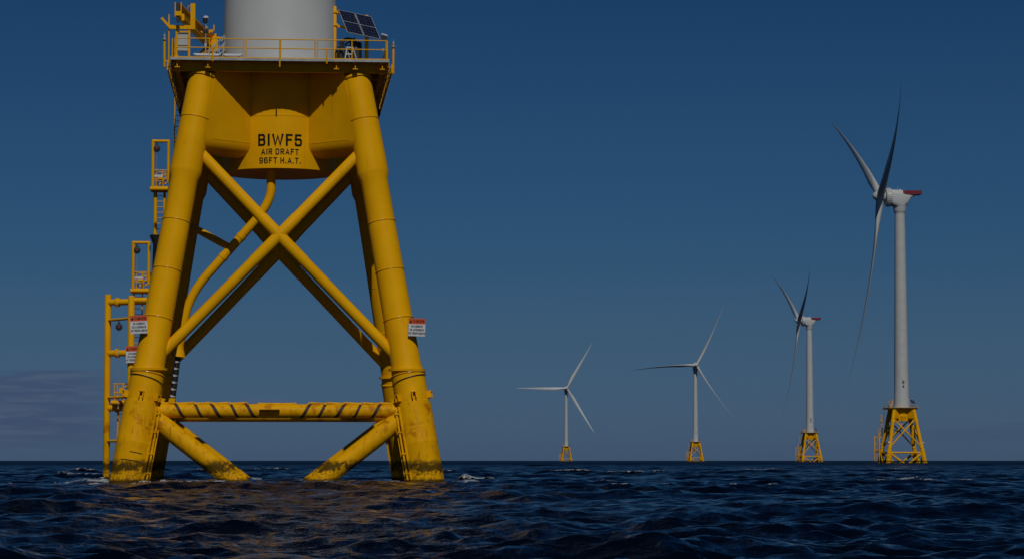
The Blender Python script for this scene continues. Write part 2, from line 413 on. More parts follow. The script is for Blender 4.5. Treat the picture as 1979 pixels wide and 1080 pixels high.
    base = ramp(t, [(.3, (.0003, .0016, .0048)), (.7, (.0005, .0028, .0085))]); t.links.new(big, base.inputs[0])
    fa = N(t, 'ShaderNodeAttribute'); fa.attribute_name = 'foam'
    fn = noise(3.6, 10, (1, .55, 1), .75)
    thr = math_n(t, 'SUBTRACT', .74, math_n(t, 'MULTIPLY', fa.outputs['Fac'], .50))
    fm = N(t, 'ShaderNodeMapRange'); fm.interpolation_type = 'SMOOTHSTEP'
    t.links.new(fn, fm.inputs[0]); t.links.new(thr, fm.inputs[1]); t.links.new(math_n(t, 'ADD', thr, .10), fm.inputs[2])
    fo = math_n(t, 'MULTIPLY', fm.outputs[0], math_n(t, 'GREATER_THAN', fa.outputs['Fac'], .02))
    fo = math_n(t, 'MULTIPLY', fo, .8)
    t.links.new(mixc(t, fo, base.outputs[0], (.50, .53, .55)), b.inputs['Base Color'])
    ln = t.nodes.new('ShaderNodeVectorMath'); ln.operation = 'LENGTH'; t.links.new(P, ln.inputs[0])
    off = N(t, 'ShaderNodeMapRange'); off.interpolation_type = 'SMOOTHSTEP'; off.inputs[1].default_value = 50; off.inputs[2].default_value = 900; off.inputs[3].default_value = .03; off.inputs[4].default_value = .38
    t.links.new(ln.outputs['Value'], off.inputs[0])           # open water offshore: chop too fine to model
    t.links.new(math_n(t, 'MULTIPLY_ADD', fo, .5, off.outputs[0]), b.inputs['Roughness'])
    b1 = N(t, 'ShaderNodeBump'); b1.inputs['Strength'].default_value = 1.0; b1.inputs['Distance'].default_value = .05
    t.links.new(noise(5.0, 6, (1, .8, 1), .6), b1.inputs['Height'])
    b2 = N(t, 'ShaderNodeBump'); b2.inputs['Strength'].default_value = 1.0; b2.inputs['Distance'].default_value = .22
    t.links.new(noise(.75, 5, (1, .8, 1), .6), b2.inputs['Height']); t.links.new(b2.outputs[0], b1.inputs['Normal'])
    b3 = N(t, 'ShaderNodeBump'); b3.inputs['Strength'].default_value = 1.0; b3.inputs['Distance'].default_value = .8
    t.links.new(noise(.14, 4, (1, .8, 1), .6), b3.inputs['Height']); t.links.new(b3.outputs[0], b2.inputs['Normal'])
    t.links.new(b1.outputs[0], b.inputs['Normal'])
    me.materials.append(m)
    o = bpy.data.objects.new('sea', me); col.objects.link(o); o['kind'] = 'structure'
    return o
sea = build_sea()

# ------------------------------------------------------------ offshore turbine on its jacket (local: x right, y away, z up, water at 0)
K, A0 = 0.1680, 7.31
def a_at(z): return A0 - K * z
LEG = [(-2.6, .86), (3.95, .86), (3.97, .835), (5.05, .835), (5.30, .835), (5.33, .860), (5.39, .860), (5.42, .80), (5.60, .79), (5.74, .755),
       (8.08, .735), (8.09, .750), (8.17, .750), (8.18, .733), (10.54, .715), (10.55, .725), (10.61, .725), (10.62, .715), (12.99, .70), (13.0, .71), (13.06, .71), (13.07, .70),
       (15.20, .70), (15.50, .80), (15.62, .805), (18.24, .765), (18.25, .776), (18.32, .776), (18.33, .760), (20.42, .73), (20.43, .80), (20.56, .80)]
def leg_pt(z, sx=-1, sy=-1): return Vector((sx * a_at(z), sy * a_at(z), z))
def leg_mb(sx, sy):
    m = MB(); m.sweep([leg_pt(z) for z, r in LEG], [r for z, r in LEG], 48)
    m.lathe([(.70, -.07), (.915, -.07), (.915, .04), (.70, .04)], 48, tuple(leg_pt(5.64)))     # level flange
    # lifting lugs on the sleeve head
    ax = (leg_pt(4) - leg_pt(0)).normalized()
    for deg in (200, 265, 320, 20, 110):
        d = Vector((math.cos(R(deg)), math.sin(R(deg)), 0)); d = (d - ax * d.dot(ax)).normalized()
        side = ax.cross(d); p = leg_pt(4.22) + d * .93
        for e in (-.09, .09): m.box(p + side * e, (.05, .24, .34), Matrix((side, d, ax)).transposed())
        m.box(p + ax * .14 + d * .02, (.24, .26, .05), Matrix((side, d, ax)).transposed())
    # half shell welded over the sleeve, open towards the inner side
    vs = []; fs = []; n = 22
    zs = (-2.0, 1.9, 1.95, 2.0, 3.86)
    for z in zs:
        for k in range(n + 1):
            ang = R(130) + (R(318) - R(130)) * k / n
            d = Vector((math.cos(ang), math.sin(ang), 0)); d = (d - ax * d.dot(ax)).normalized()
            vs.append(leg_pt(z) + d * (.895 if z != 1.95 else .905))
    for i in range(len(zs) - 1):
        for k in range(n):
            q = i * (n + 1) + k; fs.append((q, q + 1, q + n + 2, q + n + 1))
    m.add(vs, fs)
    # fin plate along the inner edge
    for ang, dep in ((R(322), .16), (R(345), .24)):
        d = Vector((math.cos(ang), math.sin(ang), 0)); d = (d - ax * d.dot(ax)).normalized(); side = ax.cross(d)
        m.box(leg_pt(.75) + d * (.86 + dep / 2), (.05, dep, 6.3), Matrix((side, d, ax)).transposed())
    return m.mirror(-sx, -sy)
def guide_pipe_mb(sx, sy):
    m = MB(); ax = (leg_pt(4) - leg_pt(0)).normalized()
    d = Vector((math.cos(R(331)), math.sin(R(331)), 0)); d = (d - ax * d.dot(ax)).normalized(); off = d * 1.06
    m.sweep([leg_pt(-1.2) + off, leg_pt(3.55) + off, leg_pt(3.75) + off * .93], [.055, .055, .04], 10)
    for z in (.6, 1.55, 2.6, 3.5): m.box(leg_pt(z) + off * .97, (.22, .22, .09))
    return m.mirror(-sx, -sy)
def weld_mb(z, sx):
    m = MB(); ax = (leg_pt(6) - leg_pt(5)).normalized(); r = np.interp(z, [q[0] for q in LEG], [q[1] for q in LEG]); pts = []
    for k in range(41):
        ang = R(170) + R(200) * k / 40
        d = Vector((math.cos(ang), math.sin(ang), 0)); d = (d - ax * d.dot(ax)).normalized(); pts.append(leg_pt(z) + d * (r + .004))
    m.sweep(pts, .018, 8); return m.mirror(-sx, 1)
def cable_loop_mb(sx):
    m = MB(); ax = (leg_pt(6) - leg_pt(5)).normalized(); pts = []
    for k in range(25):
        ang = R(185) + R(170) * k / 24
        d = Vector((math.cos(ang), math.sin(ang), 0)); d = (d - ax * d.dot(ax)).normalized()
        pts.append(leg_pt(5.22 - .30 * (k / 24.0) ** 1.6) + d * (.875))
    m.path(pts, .022, 6); return m.mirror(-sx, 1)
def draft_mark_mb():
    m = MB(); ax = (leg_pt(6) - leg_pt(5)).normalized()
    for z0, a0, a1 in ((1.42, 262, 303), (1.02, 238, 303)):
        vs = []; n = 12
        for k in range(n + 1):
            ang = R(a0 + (a1 - a0) * k / n); d = Vector((math.cos(ang), math.sin(ang), 0)); d = (d - ax * d.dot(ax)).normalized()
            vs += [leg_pt(z0 - .02) + d * .903, leg_pt(z0 + .02) + d * .903]
        m.add(vs, [(2 * k, 2 * k + 2, 2 * k + 3, 2 * k + 1) for k in range(n)])
    return m
def fp(x, z): return Vector((x, -a_at(z), z))         # point in the leaning front face
def diag_mb(s):
    m = MB(); p, q, c = fp(s * -a_at(17.05), 17.05), fp(s * a_at(5.75), 5.75), fp(0, 12.36)
    r1, r2 = .282, .292
    pts = [p, p.lerp(c, .80), p.lerp(c, .805), c, c.lerp(q, .195), c.lerp(q, .2), q]
    m.sweep(pts, [r1, r1, r2 + .01, r2 + .01, r2 + .01, r1, r1], 32); return m
def lower_mb(s):
    m = MB(); p, q = fp(s * -a_at(3.7), 3.7), fp(s * -.05, -1.45); m.sweep([p, q], .465, 36); return m
def horiz_mb():
    m = MB(); z = 3.58; m.sweep([fp(-a_at(z), z), fp(a_at(z), z)], .345, 36)
    return m
def anode_mb(s):                                     # one bar on two feet, laid along the top of the brace
    m = MB(); L = .86
    m.sweep([(-L / 2 * .90, -.03, .045 if s > 0 else .09), (L / 2 * .90, -.03, .09 if s > 0 else .045)], [.066, .066], 10)
    m.sweep([(L / 2, 0, .12), (L / 2 + .06, -.06, .04), (L / 2 + .09, -.10, -.03)] if s > 0 else [(-L / 2, 0, .12), (-L / 2 - .06, -.06, .04), (-L / 2 - .09, -.10, -.03)], .05, 8)
    m.box((-.3, 0, .03), (.06, .05, .16)); m.box((.3, 0, .03), (.06, .05, .16)); return m
def strap_mb(s):                                     # slanting dark band half round the brace, a shadow stripe set in colour
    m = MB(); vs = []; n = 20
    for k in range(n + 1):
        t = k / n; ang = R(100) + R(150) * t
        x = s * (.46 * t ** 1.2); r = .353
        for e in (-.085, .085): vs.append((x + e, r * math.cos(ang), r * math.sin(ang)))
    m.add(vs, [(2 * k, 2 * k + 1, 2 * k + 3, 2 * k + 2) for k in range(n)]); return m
def transition_mb():
    m = MB(); r = 2.95
    m.lathe([(r - .25, 16.02), (r, 16.0), (r, 18.68), (r + .012, 18.69), (r + .012, 18.76), (r, 18.77), (r, 21.1)], 96)
    return m
def arm_mb(sx, sy):
    m = MB(); w = .76; zb = 16.55; prof = [(-w, 20.95)] + [(w * math.cos(a), zb + w + w * math.sin(a)) for a in [R(180 + 15 * i) for i in range(13)]] + [(w, 20.95)]
    d = Vector((-1, -1, 0)).normalized(); sd = Vector((1, -1, 0)).normalized()
    st = (1.8, 4.05, 6.7); vs = []
    for t in st:
        for u, z in prof:
            tt = t if t < 6 else (a_at(z) * math.sqrt(2) - .1)
            vs.append(d * tt + sd * u + Vector((0, 0, z)))
    n = len(prof); fs = []
    for i in range(2):
        for k in range(n - 1): q = i * n + k; fs.append((q, q + 1, q + n + 1, q + n))
        fs.append((i * n + n - 1, i * n, i * n + n, i * n + 2 * n - 1))
    fs.append(tuple(range(n))); fs.append(tuple(2 * n + k for k in range(n)))
    m.add(vs, fs)
    # weld seam line where the rounded underside starts
    for sg in (-1, 1):
        m.beam(d * 2.9 + sd * (sg * (w + .003)) + Vector((0, 0, zb + w)), d * 5.6 + sd * (sg * (w + .003)) + Vector((0, 0, zb + w)), .012, .05)
    return m.mirror(-sx, -sy)
DX0, DX1, DY0, DY1, DZ = -5.48, 5.48, -5.16, 9.5, 21.29
def deck_mb():
    m = MB(); m.box((0, (DY0 + DY1) / 2, DZ - .04), (DX1 - DX0 - .1, DY1 - DY0 - .1, .07)); return m
def fascia_mb():
    m = MB(); h = .12; z = DZ - .06
    m.box((0, DY0 + .02, z), (DX1 - DX0, .05, h)); m.box((0, DY1 - .02, z), (DX1 - DX0, .05, h))
    for x in (DX0 + .02, DX1 - .02): m.box((x, (DY0 + DY1) / 2, z), (.05, DY1 - DY0 - .1, h))
    for i in range(34):                              # clips along the lower edge
        m.box((DX0 + .2 + i * (DX1 - DX0 - .4) / 33, DY0 - .008, DZ - .105), (.09, .03, .03))
    return m
def girder_mb():
    m = MB()
    def ib(p, q, h, w):
        p = Vector(p); q = Vector(q)
        m.beam(p, q, .05, h - .09); dz = Vector((0, 0, h / 2 - .0225))
        m.beam(p + dz, q + dz, w, .042); m.beam(p - dz, q - dz, w, .042)
    zt = 21.205; h = .50
    for y in (-4.40, -2.0, 2.0, 4.9, 9.2): ib((-5.4, y, zt - h / 2), (5.4, y, zt - h / 2), h, .24)
    for x in (-5.15, -3.62, 2.83, 3.78, 5.15):
        ib((x, -4.98, zt - .20), (x, -4.53, zt - .20), .38, .26)
        ib((x, -4.27, zt - h / 2 - .003), (x, 9.05, zt - h / 2 - .003), h - .03, .24)
    for i in range(9): m.box((-4.9 + i * 1.22, -4.48, zt - .27), (.03, .10, .40))
    for y in (6.2, 7.6): ib((-5.0, y, zt - .22), (5.0, y, zt - .22), .40, .2)
    return m
def rail_mb(p, q, posts, drop=None):
    m = MB(); p = Vector(p); q = Vector(q); hz = .98
    for h in (hz, .52): m.sweep([p + Vector((0, 0, h)), q + Vector((0, 0, h))], .028, 8)
    m.beam(p + Vector((0, 0, .035)), q + Vector((0, 0, .035)), .012, .045)
    for t in posts: b = p.lerp(q, t); m.sweep([b, b + Vector((0, 0, hz))], .03, 8)
    return m
def stub_mb(x, z0, z1): return MB().sweep([(x, DY0 - .06, z0), (x, DY0 - .06, z1)], .038, 8)
def platform_mb():                                   # rest platform on the ladder way
    m = MB(); m.box((0, 0, 0), (1.05, 1.1, .06)); m.sweep([(-.58, -.5, -.10), (.58, -.5, -.10)], .11, 12); m.sweep([(-.58, .5, -.10), (.58, .5, -.10)], .11, 12)
    m.sweep([(.5, -.5, -.1), (.5, .5, -.1)], .08, 10); return m
def gate_mb():
    m = MB(); h = 2.5; m.sweep([(-.44, -.5, -.05), (-.44, -.5, h)], .085, 12); m.sweep([(-.44, -.5, h), (.40, -.5, h)], .085, 12); m.sweep([(.40, -.5, h), (.40, -.5, .25)], .085, 12)
    for p in ((-.44, -.5, h), (.40, -.5, h)): m.ball(p, .09, 10)
    return m
def cage_rail_mb():
    m = MB()
    for z in (.45, .92):
        for a, b in (((-.45, -.48), (.47, -.48)), ((.47, -.48), (.47, .48)), ((-.45, .48), (.47, .48))): m.sweep([(*a, z), (*b, z)], .026, 8)
    for x, y in ((-.25, -.48), (.1, -.48), (.47, -.2), (.47, .48), (-.45, .48), (0, .48)): m.sweep([(x, y, 0), (x, y, .92)], .026, 8)
    m.box((-.05, .1, .55), (.24, .2, .34)); m.box((.2, .0, .25), (.16, .3, .1)); m.box((-.22, -.1, .2), (.1, .1, .25)); m.box((.25, .15, .75), (.2, .14, .14))
    m.beam((-.1, -.3, .15), (.4, -.3, .7), .05, .06); return m
def ladder_mb(p, q, w, pole):
    m = MB(); p = Vector(p); q = Vector(q); s = Vector((w / 2, 0, 0))
    for sg, r in ((-1, pole), (1, pole * .7)): m.sweep([p + s * sg, q + s * sg], r, 10)
    n = int((q - p).length / .3)
    for i in range(1, n): c = p.lerp(q, i / n); m.sweep([c - s, c + s], .022, 6)
    return m
JT = [(-.44, 1.5, 16.4), (-.44, 1.5, 15.6)] + arc((-.44, 1.5, 15.3), (-.50, 1.5, 14.55), (-1.34, 1.5, 13.6), 6)[0:] + [(-3.3, 1.5, 11.34)] + arc((-3.6, 1.5, 11.0), (-4.55, 1.5, 9.95), (-4.82, 1.5, 8.9), 7) + [(-5.17, 1.5, 7.1)]
def jx(m):
    m.v = [(x * .975, -2.0 + (y - 1.5), (z - 1.15) * .975 + 1.15) for x, y, z in m.v]; return m
def jtube_mb():
    m = MB(); m.sweep(JT, .235, 24)
    for t, ln in ((.33, .10), (.80, .10)):
        p = Vector((-1.34, 1.5, 13.6)).lerp(Vector((-3.3, 1.5, 11.34)), t); d = (Vector((-3.3, 1.5, 11.34)) - Vector((-1.34, 1.5, 13.6))).normalized()
        m.sweep([p - d * ln, p + d * ln], .262, 24)
    m.sweep([(-4.95, 4.2, 13.75), (-2.72, 1.5, 12.35)], .19, 18)       # stay to the rear leg
    m.sweep([(-6.0, 1.6, 8.3), (-4.9, 1.5, 8.5)], .12, 12)
    return jx(m)
def bell_mb(): return jx(MB().sweep([(-5.165, 1.5, 7.15), (-5.18, 1.5, 7.0), (-5.20, 1.5, 6.85), (-5.235, 1.5, 6.55)], [.24, .25, .30, .40], 24))
def cable_mb(): return jx(MB().sweep([(-5.2, 1.5, 6.9), (-5.34, 1.5, 5.6), (-5.50, 1.5, 4.3), (-5.68, 1.5, 2.6)], .15, 16))
def stripe_mb():
    m = MB()
    for i in range(7):
        z = 6.3 - i * .36; f = (6.9 - z) / 2.6; x = -5.2 - .30 * f
        d = Vector((-.12, 0, -1)).normalized(); tl = Vector((.5, -.3, .85)).normalized()
        m.lathe([(.158, -.055), (.158, .055)], 16, caps=False)
        k = len(m.v) - 32
        rot = Vector((0, 0, 1)).rotation_difference(Vector((.35, -.25, 1)).normalized()).to_matrix()
        for j in range(k, len(m.v)): v = rot @ Vector(m.v[j]); m.v[j] = (v.x + x, v.y + 1.5, v.z + z)
    return jx(m)
def cable_box_mb(): return jx(MB().box((-5.72, 1.5, 3.75), (.75, .9, 1.25)))
def bumper_mb(x, y, top): return MB().sweep([(x, y, .15), (x, y, .22), (x, y, top - .04), (x, y, top)], [.165, .18, .18, .165], 20)
def strut_mb(p, q, r, flange=True):
    p = Vector(p); q = Vector(q); d = (q - p).normalized(); L = (q - p).length; m = MB(); m.sweep([p, q], r, 18)
    c = p + d * (.62 if flange else .3)
    if flange: m.sweep([c - d * .13, c - d * .06, c - d * .055, c + d * .055, c + d * .06, c + d * .13], [r * 1.02, r * 1.25, r * 1.5, r * 1.5, r * 1.25, r * 1.02], 18)
    return m
def funnel_mb(): return MB().sweep([(-6.60, 5.9, 13.26), (-6.60, 5.9, 13.20), (-6.58, 5.9, 12.75), (-6.62, 5.9, 11.2), (-6.80, 5.9, 9.6)], [.36, .36, .20, .20, .20], 18)
def tray_mb(sx):
    m = MB()
    # hung below the deck edge, running to the rear and down
    P = [Vector((5.54, -4.7, 21.06)), Vector((5.54, -3.2, 20.96)), Vector((5.50, 9.2, 20.80))]
    for dz in (0, .22):
        m.path([p + Vector((.10, 0, -dz)) for p in P], .03, 6)
    m.path([p + Vector((-.16, 0, -.05)) for p in P], .03, 6); m.path([p + Vector((-.10, 0, -.28)) for p in P], .03, 6)
    for i in range(34):
        t = i / 33; c = (P[0].lerp(P[1], t / .12) if t < .12 else P[1].lerp(P[2], (t - .12) / .88))
        m.box(c + Vector((-.02, 0, -.11)), (.34, .05, .05)); 
        if i % 3 == 0: m.box(c + Vector((.10, 0, -.15)), (.06, .10, .42)); m.box(c + Vector((-.06, 0, .1)), (.05, .05, .5))
    return m.mirror(sx, 1)
def tray_cable_mb(sx):
    m = MB()
    for e, w in ((-.06, .03), (.03, .022)):
        pts = [Vector((5.52 + e + .02 * math.sin(i * 1.7), -4.9 + i * .58, 20.98 - (.06 if i < 3 else .12 + .009 * i) + .03 * math.sin(i * 2.3 + e * 9))) for i in range(25)]
        m.path(pts, w, 8)
    m.path([(5.52, 9.2, 20.7), (5.50, 9.6, 20.35), (5.40, 9.6, 20.2), (5.3, 9.5, 20.0)], .09, 8)
    return m.mirror(sx, 1)
HUBZ, OVER = 104.3, 7.9
def tower_mb():
    m = MB(); prof = [(2.95, 21.30), (3.05, 21.30), (3.05, 21.48), (2.95, 21.49)]
    zs = [21.5, 35, 48, 62, 76, 88, 98.0]
    rr = lambda z: 2.95 - (z - 21.3) * (2.95 - 2.0) / 77.0
    for z in zs: prof += [(rr(z), z)]
    prof += [(2.15, 98.02), (2.15, 98.5)]
    m.lathe(prof, 96); return m
def xf(m, mat): m.v = [tuple(mat @ Vector(v)) for v in m.v]; return m
def nacelle_mb():                                    # nose towards -y, origin on the tower axis at hub height
    m = MB()
    m.lathe([(2.6, -5.9), (3.35, -5.7), (3.62, -5.3), (3.66, -4.0), (3.45, -3.5), (3.0, -3.3)], 48, axis='y')
    for k in range(30):
        a = 2 * math.pi * k / 30; m.box((3.66 * math.cos(a), -4.6, 3.66 * math.sin(a)), (.22, 1.3, .22), Matrix.Rotation(-a, 3, 'Y'))
    # rear housing: lofted rounded sections, deep over the tower, shallow at the tail
    secs = [(-3.5, 3.1, 3.1, -3.2), (-1.5, 3.0, 3.0, -4.2), (.5, 2.7, 2.95, -4.6), (2.6, 2.4, 2.8, -3.2), (4.2, 2.2, 2.4, -.4), (6.0, 1.8, 1.9, .6)]
    vs = []; n = 24; fs = []
    for y, w, zt, zb in secs:
        for k in range(n):
            a = 2 * math.pi * k / n; c, s = math.cos(a), math.sin(a)
            e = .55; px = w * math.copysign(abs(c) ** e, c); pz = (zt + zb) / 2 + (zt - zb) / 2 * math.copysign(abs(s) ** e, s)
            vs.append((px, y, pz))
    for i in range(len(secs) - 1):
        for k in range(n): q = i * n + k; w_ = i * n + (k + 1) % n; fs.append((q, w_, w_ + n, q + n))
    fs.append(tuple(range(n))); fs.append(tuple((len(secs) - 1) * n + k for k in range(n)))
    m.add(vs, fs)
    m.lathe([(2.25, -5.9), (2.55, -5.2), (2.55, -4.0), (2.9, -3.0)], 40)
    m.sweep([(.8, -1.0, 2.9), (.8, -1.0, 4.0)], .06, 6); m.box((-.6, .2, 3.1), (.8, .8, .4))
    return m
def heli_mb():                                       # red hoisting platform on the tail
    m = MB(); m.box((0, 4.6, 1.15), (5.0, 7.4, .22))
    for x in (-2.5, 2.5):
        m.box((x, 4.6, 1.95), (.08, 7.4, 1.3))
    m.box((0, 8.3, 1.95), (5.0, .08, 1.3)); m.box((0, .95, 2.2), (5.0, .1, .9))
    for i in range(8):
        for x in (-2.55, 2.55): m.sweep([(x, 1.0 + i * 1.03, 1.1), (x, 1.0 + i * 1.03, 2.7)], .07, 6)
    m.sweep([(0, 8.2, 2), (0, 8.2, 4.3)], .05, 6); return m
def hub_mb():                                        # origin at the hub centre, nose -y
    m = MB(); m.lathe([(.02, -3.05), (.55, -2.95), (1.15, -2.5), (1.75, -1.7), (2.05, -.6), (2.1, .8), (1.9, 1.8), (2.5, 2.2)], 32, axis='y')
    for k in range(3):
        a = R(120 * k); d = Vector((math.sin(a), 0, math.cos(a))); m.sweep([d * .8, d * 2.2], 1.55, 24)
    return m
def blade_mb():                                      # along +z, flapwise towards -y, chord along x
    m = MB(); n = 20; secs = []; Rr = 75.0
    for i in range(33):
        t = i / 32; r = 1.9 + (Rr - 1.9) * t
        if t < .22: u = t / .22; s = u * u * (3 - 2 * u); ch = 3.0 + (4.3 - 3.0) * s; th = 3.0 + (1.35 - 3.0) * s; bl = s
        else:
            u = (t - .22) / .78; ch = 4.3 * (1 - u) ** .95 + .22 * u; th = ch * (.31 - .17 * min(1, u * 1.6)); bl = 1
        if t > .97: ch *= max(.25, (1 - t) / .03); th *= max(.3, (1 - t) / .03)
        tw = R(16) * (1 - t) ** 2; y0 = -8.6 * (.25 * t + .75 * t ** 2)
        ring = []
        for k in range(n):
            a = 2 * math.pi * k / n; c, s_ = math.cos(a), math.sin(a)
            px = ch / 2 * c - bl * ch * .16; py = th / 2 * s_ * (1 - bl * .45 * max(0, -c) * -1 if c < 0 else 1)
            py *= (1 - bl * .55 * max(0, -c))
            ring.append((px * math.cos(tw) - py * math.sin(tw), y0 + px * math.sin(tw) + py * math.cos(tw), r))
        secs.append(ring)
    vs = [v for q in secs for v in q]; fs = []
    for i in range(32):
        for k in range(n): q = i * n + k; w = i * n + (k + 1) % n; fs.append((q, w, w + n, q + n))
    fs.append(tuple(range(n))); fs.append(tuple(32 * n + k for k in range(n)))
    return m.add(vs, fs)

def build_turbine(idx, loc, rz, label, rotor, near):
    root = empty('wind_turbine', loc, rz, label, 'wind turbine', 'offshore wind turbines on yellow jackets')
    for sx, sy in ((-1, -1), (1, -1), (-1, 1), (1, 1)):
        lg = part('leg', f'leg{sx}{sy}', 'yellow_sea', lambda: leg_mb(sx, sy), root, angle=30)
        if near or idx == 4: part('guide_pipe', f'gp{sx}{sy}', 'yellow_sea', lambda: guide_pipe_mb(sx, sy), lg)
        if near and sy < 0:
            for z in (18.285, 13.03, 10.58, 8.13, 5.36): part('weld_bead', f'weld{sx}{z}', 'bead', lambda: weld_mb(z, sx), lg)
        if near and sy < 0: part('cable_loop', f'cl{sx}', 'black', lambda: cable_loop_mb(sx), lg)
        if near and sx < 0 and sy < 0: part('draft_mark', 'dm', 'letter', draft_mark_mb, lg)
    for q in range(4):
        rot = (0, 0, q * math.pi / 2)
        for s in (1, -1):
            o = part('diagonal_brace', f'diag{s}', 'yellow', lambda: diag_mb(s), root); o.rotation_euler = rot
            o = part('lower_brace', f'low{s}', 'yellow_sea', lambda: lower_mb(s), root); o.rotation_euler = rot
        h = part('horizontal_brace', 'horiz', 'yellow_sea', horiz_mb, root); h.rotation_euler = rot
        if q == 0 and near:
            y0 = -a_at(3.58)
            for k in range(5):
                for s in (-1, 1):
                    x = s * (5.42 - k * .86)
                    o = part('anode', f'an{s}', 'yellow_sea', lambda: anode_mb(-s), h); o.location = (x, y0 - .02, 3.58 + .30)
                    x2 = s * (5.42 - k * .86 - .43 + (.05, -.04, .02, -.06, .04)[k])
                    o = part('strap', f'strap{s}', 'darkbrown', lambda: strap_mb(-s), h); o.location = (x2, y0, 3.58); o.scale = ((1.0, .86, 1.1, .92, 1.05)[k], 1, 1)  # dark bands standing in for shadow stripes across the brace
            part('pipe_clamp', 'clamp', 'yellow_sea', lambda: MB().sweep([(-.92, y0 - .03, 3.93), (.82, y0 - .03, 3.93)], .055, 12).box((-.95, y0 - .05, 3.90), (.08, .12, .22)).box((.85, y0 - .05, 3.90), (.08, .12, .22)), h)
            part('ledge_plate', 'ledge', 'yellow_sea', lambda: MB().box((-.42, y0 - .50, 3.66), (1.0, .55, .05)).box((-.86, y0 - .45, 3.60), (.04, .4, .12)).box((.02, y0 - .45, 3.60), (.04, .4, .12)), h)
    tp = part('transition_piece', 'tp', 'yellow', transition_mb, root)
    for sx, sy in ((-1, -1), (1, -1), (-1, 1), (1, 1)):
        part('box_arm', f'arm{sx}{sy}', 'yellow', lambda: arm_mb(sx, sy), tp)
    part('lettering', f'let{idx}', 'letter', lambda: text_mesh('lettering', [(f'BIWF{idx}', 0.02, 17.44, .62), ('AIR DRAFT', 0.02, 16.84, .31), ('96FT H.A.T.', 0.02, 16.39, .31)], 'letter', bend=2.962), tp)
    dk = part('deck', 'deck', 'steel', deck_mb, root)
    part('edge_strip', 'fascia', 'steel', fascia_mb, dk)
    part('girder_frame', 'girder', 'yellow', girder_mb, dk)
    y = DY0 + .06
    for i, (x0, x1) in enumerate(((-5.26, -1.83), (-1.71, 1.75), (1.87, 5.34))):
        part('guard_rail', f'rail{i}', 'yellow', lambda: rail_mb((x0, y, DZ), (x1, y, DZ), (0, .5, 1)), dk)
    for i, x in enumerate((-5.40, 5.40)):
        for j in range(4):
            y0, y1 = -4.9 + j * 3.6, -4.9 + j * 3.6 + 3.45
            part('guard_rail', f'rails{i}{j}', 'yellow', lambda: rail_mb((x, y0, DZ), (x, y1, DZ), (0, .5, 1)), dk)
    for j in range(3): part('guard_rail', f'railr{j}', 'yellow', lambda: rail_mb((-5.4 + j * 3.62, 9.42, DZ), (-1.95 + j * 3.62, 9.42, DZ), (0, .5, 1)), dk)
    for i, (x, z0, z1) in enumerate(((-3.38, 21.10, 21.80), (-.02, 20.85, 22.25), (2.34, 21.05, 21.80))):
        part('rail_post', f'stub{i}', 'yellow', lambda: stub_mb(x, z0, z1), dk)
    for s in (-1, 1):
        tr = part('cable_tray', f'tray{s}', 'yellow', lambda: tray_mb(s), dk)
        if near: part('cable_bundle', f'trc{s}', 'black', lambda: tray_cable_mb(s), tr)
    tw = part('tower', 'tower', 'tower', tower_mb, root)
    # ladder way and boat landing at the rear left leg
    for i, (x, yy, z) in enumerate(((-6.42, 7.2, 15.95), (-7.43, 7.1, 10.40), (-8.42, 7.2, 4.36))):
        p = part('rest_platform', 'plat', 'yellow', platform_mb, root); p.location = (x, yy, z)
        if i < 2: part('gate_frame', 'gate', 'yellow', gate_mb, p)
        part('cage_rail', 'cage', 'yellow', cage_rail_mb, p)
        if i < 2: part('sign_plate', 'plate', 'white', lambda: MB().box((-.12, -.52, .60), (.46, .03, .12)), p)
    part('ladder', 'lad0', 'yellow', lambda: ladder_mb((-6.48, 7.1, 12.2), (-6.48, 7.1, 15.8), .49, .10), root)
    part('ladder', 'lad1', 'yellow', lambda: ladder_mb((-5.52, 7.3, 16.0), (-5.52, 7.3, 21.15), .42, .035), root)
    part('ladder', 'lad3', 'yellow', lambda: ladder_mb((-7.62, 7.3, 4.4), (-7.62, 7.3, 10.3), .44, .045), root)
    part('ladder', 'lad4', 'yellow', lambda: ladder_mb((-8.5, 7.3, .2), (-8.4, 7.3, 4.3), .44, .05), root)
    part('funnel_tube', 'funnel', 'black', funnel_mb, root)
    for i, (x, yy, t) in enumerate(((-9.27, 7.7, 10.15), (-7.88, 5.4, 9.95))):
        part('bumper_post', f'bump{i}', 'yellow_sea', lambda: bumper_mb(x, yy, t), root)
    for i, z in enumerate((9.72, 6.95, 3.98)):
        part('landing_strut', f'ls{i}', 'yellow', lambda: strut_mb((-9.27, 7.7, z), (-a_at(z), a_at(z), z), .17), root)
        part('landing_strut', f'lt{i}', 'yellow', lambda: strut_mb((-7.88, 5.4, z), (-a_at(z), a_at(z), z), .15, False), root)
    for i, z in enumerate((8.75, 4.55, 2.2)):
        part('landing_rung', f'lr{i}', 'yellow', lambda: MB().sweep([(-9.27, 7.7, z), (-7.88, 5.4, z)], .075, 12), root)
    jt = part('cable_tube', 'jt', 'yellow', jtube_mb, root)
    part('bell_mouth', 'bell', 'yellow', bell_mb, jt)
    cb = part('armoured_cable', 'cable', 'black', cable_mb, root); part('stripe', 'stripe', 'strap', stripe_mb, cb)
    part('cable_box', 'cbox', 'yellow', cable_box_mb, root)
